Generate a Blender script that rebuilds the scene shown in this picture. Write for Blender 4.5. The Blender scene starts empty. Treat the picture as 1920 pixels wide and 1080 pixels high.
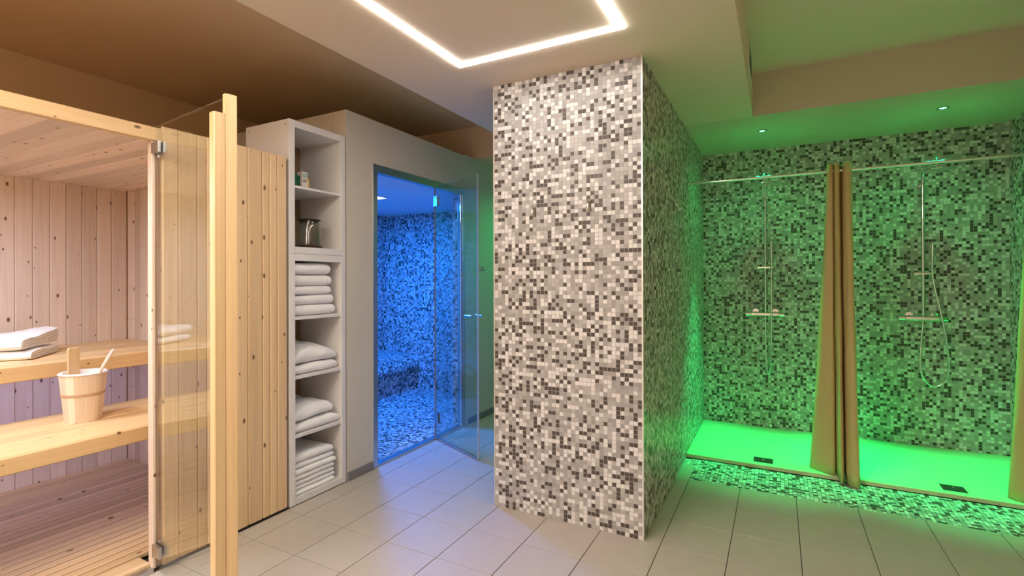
import bpy, bmesh, math, random
import numpy as np
from mathutils import Vector, Matrix, noise

# ------------------------------------------------------------------ camera
S = bpy.context.scene
COL = S.collection
PI = math.pi
cam_d = bpy.data.cameras.new('camera')
cam = bpy.data.objects.new('camera', cam_d); COL.objects.link(cam)
S.camera = cam
yaw, pit, rol = math.radians(28.4252), math.radians(-0.0618), math.radians(-0.1722)
F = Vector((-math.sin(yaw)*math.cos(pit), math.cos(yaw)*math.cos(pit), -math.sin(pit)))
R0 = Vector((math.cos(yaw), math.sin(yaw), 0)); U0 = R0.cross(F)
R1 = R0*math.cos(rol)+U0*math.sin(rol); U1 = -R0*math.sin(rol)+U0*math.cos(rol)
M = Matrix((R1, U1, -F)).transposed().to_4x4(); M.translation = Vector((0, 0, 1.30))
cam.matrix_world = M
cam_d.sensor_width = 36.0
cam_d.lens = 951.948/1920*36.0
cam_d.shift_x = 17.24/1920
cam_d.shift_y = -17.24/1920
cam_d.clip_start = 0.02

# ------------------------------------------------------------------ world, light, exposure
w = bpy.data.worlds.new('world'); S.world = w; w.use_nodes = True
w.node_tree.nodes['Background'].inputs[0].default_value = (0.9, 0.85, 0.8, 1)
w.node_tree.nodes['Background'].inputs[1].default_value = 0.0
S.view_settings.view_transform = 'Standard'
S.view_settings.look = 'None'
S.view_settings.gamma = 1.0
S.view_settings.use_curve_mapping = False
S.view_settings.exposure = -0.08
S.cycles.max_bounces = 14
S.cycles.diffuse_bounces = 8
S.cycles.glossy_bounces = 4
S.cycles.transparent_max_bounces = 16
S.cycles.sample_clamp_indirect = 6.0

def lamp(name, kind, loc, power, color, size=0.1, rot=(0, 0, 0), size_y=None, spot=None, blend=0.3):
    d = bpy.data.lights.new(name, kind); d.energy = power; d.color = color
    if kind == 'AREA':
        d.size = size
        if size_y: d.shape = 'RECTANGLE'; d.size_y = size_y
    elif kind == 'SPOT':
        d.spot_size = math.radians(spot); d.spot_blend = blend; d.shadow_soft_size = size
    else:
        d.shadow_soft_size = size
    o = bpy.data.objects.new(name, d); o.location = loc; o.rotation_euler = rot
    COL.objects.link(o); return o

LED_COL = (1.0, 0.93, 0.86); LED_STR = 44.0
GREEN = (0.0, 1.0, 0.22); BLUE = (0.0, 0.175, 1.0)
lamp('rear_fill_light', 'AREA', (-1.75, -0.4, 2.38), 95, (1.0, 0.87, 0.74), 1.3, size_y=1.4)  # added room fill behind the camera, without a fixture
lamp('recess_fill_light', 'AREA', (0.75, -0.2, 2.68), 3.5, (1.0, 0.84, 0.68), 1.0, size_y=1.0)  # second added fill, no known lamp in the recess
for x in (-0.099, 0.952):
    lamp('green_shower_beam', 'SPOT', (x, 4.282, 2.395), 620, GREEN, 0.03, spot=50, blend=1.0)
    lamp('green_shower_spill', 'SPOT', (x, 4.282, 2.395), 24, GREEN, 0.05, spot=160, blend=1.0)
lamp('green_corridor_beam', 'SPOT', (-1.75, 4.55, 2.395), 30, GREEN, 0.03, spot=150, blend=0.8)
lamp('steam_lamp', 'AREA', (-3.43, 3.57, 2.07), 112, BLUE, 0.34, size_y=0.34)
lamp('sauna_lamp', 'AREA', (-3.15, 0.55, 1.86), 26, (0.68, 0.77, 1.0), 0.35, rot=(0, 0, 0), size_y=0.25)
lamp('sauna_under_bench_lamp', 'AREA', (-3.35, 0.7, 0.78), 6, (0.45, 0.52, 1.0), 0.05, rot=(0, math.radians(75), 0), size_y=2.2)
lamp('sauna_under_lower_lamp', 'AREA', (-2.76, 0.7, 0.50), 4, (0.48, 0.54, 1.0), 0.05, rot=(0, math.radians(75), 0), size_y=2.2)

# ------------------------------------------------------------------ materials
def nt(name):
    m = bpy.data.materials.new(name); m.use_nodes = True
    n = m.node_tree.nodes; l = m.node_tree.links
    return m, n, l, n['Principled BSDF']

def mix_rgb(n, l, fac, a, b, blend='MIX'):
    x = n.new('ShaderNodeMix'); x.data_type = 'RGBA'; x.blend_type = blend
    for s, v in ((x.inputs[0], fac), (x.inputs[6], a), (x.inputs[7], b)):
        if hasattr(v, 'links'): l.new(v, s)
        elif isinstance(v, (int, float)): s.default_value = v
        else: s.default_value = (*v, 1) if len(v) == 3 else v
    return x.outputs[2]

def math_n(n, l, op, a, b=0.0, c=None, clamp=False):
    x = n.new('ShaderNodeMath'); x.operation = op; x.use_clamp = clamp
    for i, v in enumerate((a, b, c)):
        if v is None: continue
        if hasattr(v, 'links'): l.new(v, x.inputs[i])
        else: x.inputs[i].default_value = v
    return x.outputs[0]

def simple(name, col, rough=0.5, metal=0.0, var=0.0, scale=8.0, bump=0.0, bscale=200.0, spec=0.5):
    m, n, l, p = nt(name)
    p.inputs['Roughness'].default_value = rough; p.inputs['Metallic'].default_value = metal
    p.inputs['Specular IOR Level'].default_value = spec
    p.inputs['Base Color'].default_value = (*col, 1)
    tc = n.new('ShaderNodeTexCoord')
    if var > 0:
        nz = n.new('ShaderNodeTexNoise'); nz.inputs['Scale'].default_value = scale; nz.inputs['Detail'].default_value = 4
        l.new(tc.outputs['Object'], nz.inputs['Vector'])
        a = tuple(c*(1-var) for c in col); b = tuple(min(1, c*(1+var)) for c in col)
        l.new(mix_rgb(n, l, nz.outputs[0], a, b), p.inputs['Base Color'])
    if bump > 0:
        nb = n.new('ShaderNodeTexNoise'); nb.inputs['Scale'].default_value = bscale; nb.inputs['Detail'].default_value = 3
        l.new(tc.outputs['Object'], nb.inputs['Vector'])
        bp = n.new('ShaderNodeBump'); bp.inputs['Strength'].default_value = bump; bp.inputs['Distance'].default_value = 0.002
        l.new(nb.outputs[0], bp.inputs['Height']); l.new(bp.outputs[0], p.inputs['Normal'])
    return m

def wood(name, axis, base, dark, knots=True, rough=0.5, pink=None):
    """pine: long axis of the board = axis"""
    m, n, l, p = nt(name)
    tc = n.new('ShaderNodeTexCoord'); oi = n.new('ShaderNodeObjectInfo')
    sp = n.new('ShaderNodeSeparateXYZ'); l.new(tc.outputs['Object'], sp.inputs[0])
    ax = 'XYZ'.index(axis); oth = [i for i in range(3) if i != ax]
    across = math_n(n, l, 'ADD', sp.outputs[oth[0]], sp.outputs[oth[1]])
    off = math_n(n, l, 'MULTIPLY', oi.outputs['Random'], 37.0)
    a = math_n(n, l, 'ADD', across, off)
    b = math_n(n, l, 'ADD', sp.outputs[ax], math_n(n, l, 'MULTIPLY', oi.outputs['Random'], 91.0))
    def comb(sa, sb):
        c = n.new('ShaderNodeCombineXYZ')
        l.new(math_n(n, l, 'MULTIPLY', a, sa), c.inputs[0]); l.new(math_n(n, l, 'MULTIPLY', b, sb), c.inputs[1])
        return c.outputs[0]
    # knots
    kv = n.new('ShaderNodeTexVoronoi'); kv.voronoi_dimensions = '2D'; kv.feature = 'F1'
    l.new(comb(11.0, 6.0), kv.inputs['Vector']); kv.inputs['Scale'].default_value = 1.0
    kd = kv.outputs['Distance']
    sc = n.new('ShaderNodeSeparateColor'); l.new(kv.outputs['Color'], sc.inputs[0])
    size = math_n(n, l, 'MULTIPLY', math_n(n, l, 'SUBTRACT', sc.outputs[0], 0.35, clamp=True), 0.18)
    kn = math_n(n, l, 'SMOOTH_MIN', 1.0, math_n(n, l, 'DIVIDE', kd, math_n(n, l, 'ADD', size, 0.0008)), 0.1)
    # grain, bent around the knots
    g1 = n.new('ShaderNodeTexNoise'); g1.noise_dimensions = '2D'; g1.inputs['Scale'].default_value = 1.0
    g1.inputs['Detail'].default_value = 5; g1.inputs['Distortion'].default_value = 0.6
    l.new(comb(70.0, 1.6), g1.inputs['Vector'])
    g2 = n.new('ShaderNodeTexNoise'); g2.noise_dimensions = '2D'; g2.inputs['Scale'].default_value = 1.0
    g2.inputs['Detail'].default_value = 2
    l.new(comb(14.0, 1.0), g2.inputs['Vector'])
    mid = tuple((x+y)/2 for x, y in zip(base, dark))
    gr = n.new('ShaderNodeValToRGB'); gr.color_ramp.elements[0].position = 0.35; gr.color_ramp.elements[1].position = 0.68
    gr.color_ramp.elements[0].color = (*base, 1); gr.color_ramp.elements[1].color = (*mid, 1)
    l.new(g1.outputs[0], gr.inputs[0])
    c = mix_rgb(n, l, math_n(n, l, 'MULTIPLY', g2.outputs[0], 0.55), gr.outputs[0], base)
    tint = math_n(n, l, 'ADD', math_n(n, l, 'MULTIPLY', oi.outputs['Random'], 0.30), 0.82)
    hs = n.new('ShaderNodeHueSaturation'); l.new(c, hs.inputs['Color']); l.new(tint, hs.inputs['Value'])
    c = hs.outputs[0]
    if knots:
        halo = math_n(n, l, 'SUBTRACT', 1.0, math_n(n, l, 'MULTIPLY', kn, 1.0), clamp=True)
        ring = n.new('ShaderNodeValToRGB'); ring.color_ramp.elements[0].position = 0.0; ring.color_ramp.elements[1].position = 0.55
        ring.color_ramp.elements[0].color = (0, 0, 0, 1); ring.color_ramp.elements[1].color = (1, 1, 1, 1)
        l.new(halo, ring.inputs[0])
        c = mix_rgb(n, l, ring.outputs[0], c, (0.13, 0.055, 0.024))
    l.new(c, p.inputs['Base Color'])
    p.inputs['Roughness'].default_value = rough
    bp = n.new('ShaderNodeBump'); bp.inputs['Strength'].default_value = 0.15; bp.inputs['Distance'].default_value = 0.001
    l.new(g1.outputs[0], bp.inputs['Height']); l.new(bp.outputs[0], p.inputs['Normal'])
    return m

def glass(name, tint, refl=1.0):
    m, n, l, p = nt(name); n.remove(p)
    out = n['Material Output']
    geo = n.new('ShaderNodeNewGeometry')
    ior = math_n(n, l, 'MULTIPLY_ADD', geo.outputs['Backfacing'], 1/1.5-1.5, 1.5)
    fr = n.new('ShaderNodeFresnel'); l.new(ior, fr.inputs['IOR'])
    tr = n.new('ShaderNodeBsdfTransparent'); tr.inputs[0].default_value = (*tint, 1)
    gl = n.new('ShaderNodeBsdfGlossy'); gl.inputs['Roughness'].default_value = 0.0
    gl.inputs['Color'].default_value = (refl, refl, refl, 1)
    mx = n.new('ShaderNodeMixShader'); l.new(fr.outputs[0], mx.inputs[0]); l.new(tr.outputs[0], mx.inputs[1]); l.new(gl.outputs[0], mx.inputs[2])
    l.new(mx.outputs[0], out.inputs['Surface'])
    return m

def emit(name, col, strength):
    m, n, l, p = nt(name)
    p.inputs['Base Color'].default_value = (0.8, 0.8, 0.8, 1)
    p.inputs['Emission Color'].default_value = (*col, 1); p.inputs['Emission Strength'].default_value = strength
    return m

def mosaic_mat(name):
    m, n, l, p = nt(name)
    at = n.new('ShaderNodeAttribute'); at.attribute_name = 'tone'
    l.new(at.outputs['Color'], p.inputs['Base Color'])
    p.inputs['Roughness'].default_value = 0.3
    p.inputs['Specular IOR Level'].default_value = 0.22
    return m

PINE_B, PINE_D = (0.77, 0.56, 0.33), (0.58, 0.36, 0.16)
IB, ID = (0.70, 0.57, 0.47), (0.55, 0.40, 0.30)  # same pine, paler and less orange to carry the sauna's lilac light
MT = dict(
    paint=simple('wall_paint', (0.70, 0.60, 0.48), 0.75, var=0.03, scale=3, bump=0.12, bscale=260),
    paint_dim=simple('dimmed_wall_paint', (0.58, 0.52, 0.41), 0.7, var=0.03, scale=3),  # the wall paint again, darkened for weaker room light over the showers
    cream=simple('cream_paint', (0.60, 0.55, 0.45), 0.7, var=0.03, scale=3, bump=0.1, bscale=260),
    brown=simple('dim_lit_beige_paint', (0.70, 0.54, 0.34), 0.8, var=0.03, scale=3),  # beige paint tinted browner to stand for dim indirect light
    steamceil=simple('steam_ceiling_paint', (0.7, 0.7, 0.72), 0.6),
    grout=simple('grout', (0.40, 0.375, 0.36), 0.85, var=0.08, scale=60),
    fgrout=simple('floor_grout', (0.10, 0.088, 0.08), 0.9, var=0.1, scale=40),
    floor=simple('floor_tile_ceramic', (0.42, 0.37, 0.325), 0.42, var=0.07, scale=14, bump=0.15, bscale=120),
    mosaic=mosaic_mat('mosaic_glaze'),
    white=simple('white_laminate', (0.72, 0.70, 0.68), 0.45, var=0.02),
    plinth=simple('grey_baseboard', (0.20, 0.185, 0.185), 0.5, var=0.05),
    steel=simple('brushed_steel', (0.55, 0.55, 0.56), 0.28, 1.0, var=0.08, scale=30),
    chrome=simple('chrome', (0.85, 0.85, 0.86), 0.07, 1.0),
    trim=simple('aluminium_trim', (0.75, 0.73, 0.71), 0.3, 0.6),
    hoop=simple('brown_hoop_wood', (0.50, 0.33, 0.20), 0.5, var=0.1, scale=30),
    ladle=simple('pale_ladle_wood', (0.76, 0.67, 0.60), 0.5, var=0.05),
    backing=simple('shaded_brown_backing', (0.22, 0.155, 0.09), 0.7, var=0.05),  # panel brown, deepened to stand for the shade inside the bays
    bronze=simple('dull_bronze', (0.20, 0.16, 0.11), 0.4, 0.7),
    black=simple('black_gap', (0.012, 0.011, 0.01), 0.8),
    towel=simple('white_terry', (0.86, 0.85, 0.84), 0.95, var=0.04, scale=30, bump=0.7, bscale=420),
    curtain=simple('tan_curtain_fabric', (0.52, 0.395, 0.175), 0.75, var=0.06, scale=6, bump=0.1, bscale=500),
    tray=simple('shower_tray_stone', (0.52, 0.48, 0.32), 0.38, var=0.04, scale=20),
    drain=simple('dark_drain_metal', (0.05, 0.05, 0.045), 0.35, 0.7),
    wx=wood('pine_x', 'X', PINE_B, PINE_D), wy=wood('pine_y', 'Y', PINE_B, PINE_D), wz=wood('pine_z', 'Z', PINE_B, PINE_D),
    ix=wood('lilac_lit_pine_x', 'X', IB, ID), iz=wood('lilac_lit_pine_z', 'Z', IB, ID),
    cy=wood('clear_pine_y', 'Y', (0.78, 0.54, 0.28), (0.60, 0.36, 0.15), knots=True, rough=0.42),
    cz=wood('clear_pine_z', 'Z', (0.78, 0.56, 0.31), (0.58, 0.36, 0.16), knots=False, rough=0.45),
    fz=wood('shade_strip_pine_z', 'Z', (0.45, 0.28, 0.14), (0.35, 0.2, 0.1), knots=False),  # pine darkened to stand for the shadow gap beside the door post
    fy=wood('floor_pine_y', 'Y', (0.62, 0.45, 0.28), (0.42, 0.27, 0.15), knots=True, rough=0.5),
    bucket=wood('bucket_wood', 'Z', (0.80, 0.65, 0.50), (0.72, 0.52, 0.36), knots=False, rough=0.5),
    plastic=simple('white_plastic', (0.80, 0.79, 0.80), 0.35),
    glass=glass('door_glass', (0.93, 0.94, 0.92)),
    bglass=glass('clear_door_glass', (0.90, 0.95, 0.95)),
    jar=glass('smoky_jar_glass', (0.86, 0.86, 0.81)),
    jarbrown=simple('brown_jar_base', (0.045, 0.028, 0.010), 0.2),
    jarlid=simple('dark_brown_lid', (0.035, 0.018, 0.012), 0.35),
    led=emit('led_diffuser', (0.90, 0.95, 1.0), 1.0),
    gled=emit('green_lamp_lens', (0.12, 1.0, 0.42), 9.0),
    bled=emit('steam_panel_diffuser', (0.72, 0.85, 1.0), 5.0),
    green=simple('green_print', (0.03, 0.19, 0.10), 0.5), palegreen=simple('pale_green_print', (0.35, 0.5, 0.38), 0.5),
    greyp=simple('grey_print', (0.28, 0.24, 0.22), 0.5),
    card=simple('white_card', (0.68, 0.64, 0.60), 0.6), yellow=simple('yellow_card', (0.72, 0.42, 0.03), 0.55),
)
# the line light is one real emitter
MT['led'].node_tree.nodes['Principled BSDF'].inputs['Emission Color'].default_value = (*LED_COL, 1)
MT['led'].node_tree.nodes['Principled BSDF'].inputs['Emission Strength'].default_value = LED_STR

# ------------------------------------------------------------------ helpers
def wloc(o):
    v = Vector((0, 0, 0))
    while o is not None:
        v += Vector(o.location); o = o.parent
    return v

def link(name, me, parent=None, mats=None, loc=None):
    o = bpy.data.objects.new(name, me); COL.objects.link(o)
    if parent is not None: o.parent = parent
    if loc is not None: o.location = loc
    return o

class MB:
    """collects shapes given in world coordinates; build() links them as ONE mesh object"""
    def __init__(s): s.v = []; s.f = []; s.mi = []
    def add(s, v, f, mi=0):
        k = len(s.v); s.v += [tuple(p) for p in v]; s.f += [tuple(i+k for i in q) for q in f]; s.mi += [mi]*len(f); return s
    def box(s, lo, hi, mi=0):
        x0, y0, z0 = lo; x1, y1, z1 = hi
        v = [(x0, y0, z0), (x1, y0, z0), (x1, y1, z0), (x0, y1, z0), (x0, y0, z1), (x1, y0, z1), (x1, y1, z1), (x0, y1, z1)]
        return s.add(v, [(0, 3, 2, 1), (4, 5, 6, 7), (0, 1, 5, 4), (1, 2, 6, 5), (2, 3, 7, 6), (3, 0, 4, 7)], mi)
    def board(s, lo, hi, axis, ch=0.003, mi=0):
        ax = 'xyz'.index(axis); a, b = [(1, 2), (2, 0), (0, 1)][ax]
        A0, A1, B0, B1 = lo[a], hi[a], lo[b], hi[b]
        ch = min(ch, (A1-A0)/2.1, (B1-B0)/2.1)
        sec = [(A0+ch, B0), (A1-ch, B0), (A1, B0+ch), (A1, B1-ch), (A1-ch, B1), (A0+ch, B1), (A0, B1-ch), (A0, B0+ch)]
        v = []
        for L in (lo[ax], hi[ax]):
            for p, q in sec:
                c = [0, 0, 0]; c[ax] = L; c[a] = p; c[b] = q; v.append(c)
        f = [tuple(range(7, -1, -1)), tuple(range(8, 16))]
        for i in range(8):
            j = (i+1) % 8; f.append((i, j, j+8, i+8))
        return s.add(v, f, mi)
    def tube(s, pts, r, seg=10, mi=0, cap=True):
        pts = [Vector(p) for p in pts]; rs = r if isinstance(r, (list, tuple)) else [r]*len(pts)
        v = []; up = None
        for i, p in enumerate(pts):
            t = (pts[min(i+1, len(pts)-1)]-pts[max(i-1, 0)]).normalized()
            if up is None: up = Vector((0, 0, 1)) if abs(t.z) < 0.9 else Vector((1, 0, 0))
            n1 = (up - t*up.dot(t)).normalized(); n2 = t.cross(n1); up = n1
            for k in range(seg):
                a = 2*PI*k/seg; v.append(p+(n1*math.cos(a)+n2*math.sin(a))*rs[i])
        f = []
        for i in range(len(pts)-1):
            for k in range(seg):
                j = (k+1) % seg; f.append((i*seg+k, i*seg+j, (i+1)*seg+j, (i+1)*seg+k))
        if cap:
            f.append(tuple(range(seg-1, -1, -1))); e = (len(pts)-1)*seg; f.append(tuple(range(e, e+seg)))
        return s.add(v, f, mi)
    def lathe(s, c, prof, seg=32, mi=0, sx=1.0, sy=1.0):
        v = []; f = []
        for r, z in prof:
            for k in range(seg):
                a = 2*PI*k/seg; v.append((c[0]+r*math.cos(a)*sx, c[1]+r*math.sin(a)*sy, c[2]+z))
        for i in range(len(prof)-1):
            for k in range(seg):
                j = (k+1) % seg; f.append((i*seg+k, i*seg+j, (i+1)*seg+j, (i+1)*seg+k))
        if prof[0][0] > 1e-4: f.append(tuple(range(seg-1, -1, -1)))
        if prof[-1][0] > 1e-4: e = (len(prof)-1)*seg; f.append(tuple(range(e, e+seg)))
        return s.add(v, f, mi)
    def xform(s, Mx, start=0):
        s.v = s.v[:start]+[tuple(Mx @ Vector(p)) for p in s.v[start:]]; return s
    def build(s, name, mats, parent=None, smooth=False, bevel=0.0, kind=None, label=None):
        base = wloc(parent)
        me = bpy.data.meshes.new(name)
        me.from_pydata([(p[0]-base.x, p[1]-base.y, p[2]-base.z) for p in s.v], [], s.f)
        if not isinstance(mats, (list, tuple)): mats = [mats]
        for m in mats: me.materials.append(m)
        if len(mats) > 1: me.polygons.foreach_set('material_index', s.mi)
        if smooth: me.polygons.foreach_set('use_smooth', [True]*len(me.polygons))
        me.update()
        o = link(name, me, parent)
        if bevel > 0:
            b = o.modifiers.new('bevel', 'BEVEL'); b.width = bevel; b.segments = 2; b.limit_method = 'ANGLE'
        if smooth:
            try: me.set_sharp_from_angle(angle=math.radians(40))
            except Exception: pass
        if kind: o['kind'] = kind
        if label: o['label'] = label
        return o

def tag(o, label=None, cat=None, group=None, kind=None):
    if label: o['label'] = label
    if cat: o['category'] = cat
    if group: o['group'] = group
    if kind: o['kind'] = kind
    return o

def thing(name, label, cat, loc, group=None, kind=None):
    o = bpy.data.objects.new(name, None); COL.objects.link(o); o.location = loc; o.empty_display_size = 0.1
    return tag(o, label, cat, group, kind)

def struct(name, mb, mat, label=None, **k):
    o = mb.build(name, mat, **k); o['kind'] = 'structure'
    if label: o['label'] = label
    return o

def copy_tree(o, parent=None):
    c = o.copy(); COL.objects.link(c); c.parent = parent
    for ch in list(o.children): copy_tree(ch, c)
    return c

TONES = np.array([(0.68, 0.66, 0.65), (0.43, 0.412, 0.40), (0.34, 0.323, 0.312), (0.085, 0.070, 0.063)])
PROB = [0.25, 0.25, 0.28, 0.22]
def mosaic(name, parent, origin, u, v, n, lu, lv, pitch=0.0216, gap=0.0019, h=0.0007, seed=1, skip=None, curve=None):
    """sheet of small square tiles as real geometry; u, v, n unit vectors with u x v = n"""
    rng = np.random.default_rng(seed)
    nu, nv = max(1, int(round(lu/pitch))), max(1, int(round(lv/pitch)))
    pu, pv = lu/nu, lv/nv
    I, J = np.meshgrid(np.arange(nu), np.arange(nv), indexing='ij'); I = I.ravel(); J = J.ravel()
    if skip is not None:
        keep = np.array([not skip((i+.5)*pu, (j+.5)*pv) for i, j in zip(I, J)]); I = I[keep]; J = J[keep]
    N = len(I)
    g = gap/2; b = 0.0003
    hh = h + rng.uniform(-0.0001, 0.0002, N)
    jx = rng.uniform(-0.0002, 0.0002, N)
    U0_, U1_ = I*pu+g+jx, (I+1)*pu-g+jx; V0_, V1_ = J*pv+g, (J+1)*pv-g
    P = np.zeros((N, 8, 3))
    cs = [(U0_, V0_, 0*hh), (U1_, V0_, 0*hh), (U1_, V1_, 0*hh), (U0_, V1_, 0*hh),
          (U0_+b, V0_+b, hh), (U1_-b, V0_+b, hh), (U1_-b, V1_-b, hh), (U0_+b, V1_-b, hh)]
    o = np.array(origin, float); u = np.array(u, float); v = np.array(v, float); n = np.array(n, float)
    for k, (a, c, d) in enumerate(cs):
        if curve is None:
            P[:, k, :] = o+a[:, None]*u+c[:, None]*v+d[:, None]*n
        else:
            P[:, k, :] = curve(a, c, d)
    base = np.array(wloc(parent)); P -= base
    fq = np.array([(4, 5, 6, 7), (0, 1, 5, 4), (1, 2, 6, 5), (2, 3, 7, 6), (3, 0, 4, 7)])
    faces = (np.arange(N)[:, None, None]*8+fq[None]).reshape(-1)
    me = bpy.data.meshes.new(name)
    me.vertices.add(N*8); me.vertices.foreach_set('co', P.reshape(-1).astype(np.float32))
    me.loops.add(len(faces)); me.loops.foreach_set('vertex_index', faces.astype(np.int32))
    me.polygons.add(N*5)
    me.polygons.foreach_set('loop_start', (np.arange(N*5)*4).astype(np.int32))
    tone = rng.choice(4, N, p=PROB)
    col = TONES[tone]*rng.uniform(0.93, 1.07, (N, 1))
    col = np.concatenate([col, np.ones((N, 1))], 1)
    at = me.color_attributes.new('tone', 'FLOAT_COLOR', 'CORNER')
    at.data.foreach_set('color', np.repeat(col, 20, axis=0).reshape(-1).astype(np.float32))
    me.polygons.foreach_set('use_smooth', np.zeros(N*5, dtype=bool))
    me.materials.append(MT['mosaic']); me.update(); me.validate()
    ob = link(name, me, parent); ob['kind'] = 'stuff'
    return ob

# ------------------------------------------------------------------ key dimensions (metres)
XS = -2.445            # front plane of sauna, shelves and steam cabin
PX0, PX1, PY = -1.436, -0.5895, 2.549
C, CH = 2.411, 2.71    # low and raised ceilings
YB, XR = 4.899, 1.4546
TR = 0.3004; TX0, TY0 = -2.3108, 2.241

# ------------------------------------------------------------------ floor
fl = struct('floor', MB().box((XS-0.10, -1.6, -0.10), (XR+0.1, 5.2, -0.004)), MT['fgrout'], 'beige ceramic tiled floor')
far_tiles = MB(); cache = {}
for i in range(-1, 14):
    for j in range(-14, 11):
        x0 = TX0+i*TR; y0 = TY0+j*TR; x1 = x0+TR; y1 = y0+TR
        g = 0.0018
        x0 += g; y0 += g; x1 -= g; y1 -= g
        x0 = max(x0, XS+0.001); x1 = min(x1, XR-0.001); y0 = max(y0, -1.6)
        ymax = 3.475 if x0 > PX1-0.06 else 5.2
        y1 = min(y1, ymax)
        if x1-x0 < 0.01 or y1-y0 < 0.01: continue
        if x0 > PX0 and x1 < PX1 and y0 > PY: continue
        if x0 > PX1-0.06 and x1 < PX1+0.0: continue
        if x0 >= PX0 and y0 > 3.48 and x0 < PX1: continue
        if y1 < 0.2 or x1 < XS+0.02:
            far_tiles.board((x0, y0, -0.02), (x1, y1, 0), 'z', 0.001)
            continue
        key = (round(x1-x0, 4), round(y1-y0, 4))
        if key in cache:
            o = link('tile', cache[key], fl, loc=(x0, y0, 0))
        else:
            m = MB(); dx, dy = key
            m.v = [(0, 0, -0.012), (dx, 0, -0.012), (dx, dy, -0.012), (0, dy, -0.012), (0, 0, -0.001), (dx, 0, -0.001), (dx, dy, -0.001), (0, dy, -0.001),
                   (0.001, 0.001, 0), (dx-0.001, 0.001, 0), (dx-0.001, dy-0.001, 0), (0.001, dy-0.001, 0)]
            m.f = [(0, 3, 2, 1), (0, 1, 5, 4), (1, 2, 6, 5), (2, 3, 7, 6), (3, 0, 4, 7), (4, 5, 9, 8), (5, 6, 10, 9), (6, 7, 11, 10), (7, 4, 8, 11), (8, 9, 10, 11)]
            m.mi = [0]*10
            o = m.build('tile', MT['floor'], fl); cache[key] = o.data; o.location = (x0, y0, 0)
o = far_tiles.build('tile_field', MT['floor'], fl, kind='stuff')
# mosaic strip in front of the shower tray
mosaic('mosaic_tiles', fl, (PX1, 3.477, -0.0015), (1, 0, 0), (0, 1, 0), (0, 0, 1), XR-PX1, 0.405, seed=11)

# ------------------------------------------------------------------ ceilings
struct('ceiling', MB().box((-4.2, -1.7, CH), (XR+0.1, 5.3, CH+0.1)), MT['brown'], 'raised beige ceiling over the sauna, toned brown for dim light')
struct('ceiling_recess', MB().box((-0.146, -1.6, CH-0.012), (XR, 3.87, CH-0.001)), MT['paint'], 'raised ceiling recess in front of the showers')
m = MB()
# soffit with a channel for the line light : bottom plane built of strips
LX0, LX1, LY0, LY1, LW = -1.459, -0.588, -0.9, 2.228, 0.032
SX0, SX1, SY0, SY1 = -1.89, -0.146, -1.6, 3.87
def ring(m, x0, x1, y0, y1, X0, X1, Y0, Y1, z0, z1):
    m.box((X0, Y0, z0), (x0, Y1, z1)); m.box((x1, Y0, z0), (X1, Y1, z1))
    m.box((x0, Y0, z0), (x1, y0, z1)); m.box((x0, y1, z0), (x1, Y1, z1))
ring(m, LX0, LX1, LY0, LY1, SX0, SX1, SY0, SY1, C, CH)
m.box((LX0+LW, LY0+LW, C), (LX1-LW, LY1-LW, CH))
m.box((LX0, LY0, C+0.03), (LX1, LY1, CH-0.002))
struct('ceiling_soffit', m, MT['paint'], 'dropped beige ceiling panel carrying the line light')
struct('ceiling_shower', MB().box((SX0, SY1, C), (XR, 5.2, CH)), MT['paint_dim'], 'low ceiling strip above the showers')
struct('ceiling_corridor', MB().box((XS, 4.0, C), (SX0, 5.2, CH)).box((-4.13, 4.0, C), (XS, 4.1, CH)), MT['brown'], 'low ceiling and bulkhead at the end of the passage')

# ------------------------------------------------------------------ room walls
struct('wall_left', MB().box((-4.23, -1.6, 0), (-4.13, 2.40, CH)).box((-4.23, 2.40, 2.40), (-4.13, 4.1, CH)), MT['brown'], 'beige wall above and behind the sauna, toned brown for dim light')
struct('wall_rear', MB().box((-4.2, -1.7, 0), (XR+0.1, -1.6, CH)), MT['paint'])
wr = struct('wall_right', MB().box((XR+0.003, -1.6, 0), (XR+0.103, 5.2, CH)), MT['grout'])
MBp = MB().box((XR-0.004, -1.6, 0), (XR+0.003, 3.2, CH)); MBp.build('plaster_panel', MT['paint'], wr)
mosaic('mosaic_tiles', wr, (XR+0.003, YB, 0), (0, -1, 0), (0, 0, 1), (-1, 0, 0), YB-3.2, C, seed=21)
wb = struct('wall_shower_back', MB().box((PX1, YB, 0), (XR+0.1, 5.1, C)), MT['grout'], 'mosaic tiled back wall of the showers')
mosaic('mosaic_tiles', wb, (PX1, YB, 0), (1, 0, 0), (0, 0, 1), (0, -1, 0), XR-PX1, C, seed=22)
struct('wall_passage_end', MB().box((XS, 5.1, 0), (PX0, 5.2, C)), MT['cream'])
# the mosaic pillar wall
wp = struct('wall_pillar', MB().box((PX0, PY, 0), (PX1, 5.1, C)), MT['grout'], 'projecting wall covered in grey and brown mosaic')
mosaic('mosaic_tiles', wp, (PX0+0.004, PY, 0), (1, 0, 0), (0, 0, 1), (0, -1, 0), PX1-PX0-0.008, C, pitch=0.0218, seed=23)
mosaic('mosaic_tiles', wp, (PX1, PY+0.003, 0), (0, 1, 0), (0, 0, 1), (1, 0, 0), YB-PY-0.003, C, pitch=0.0218, seed=24)
MB().box((PX1-0.005, PY-0.0025, 0), (PX1+0.0025, PY+0.005, C)).build('corner_trim', MT['trim'], wp)
MB().box((PX0-0.0025, PY-0.0025, 0), (PX0+0.004, PY+0.004, C)).build('corner_trim', MT['trim'], wp)

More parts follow.
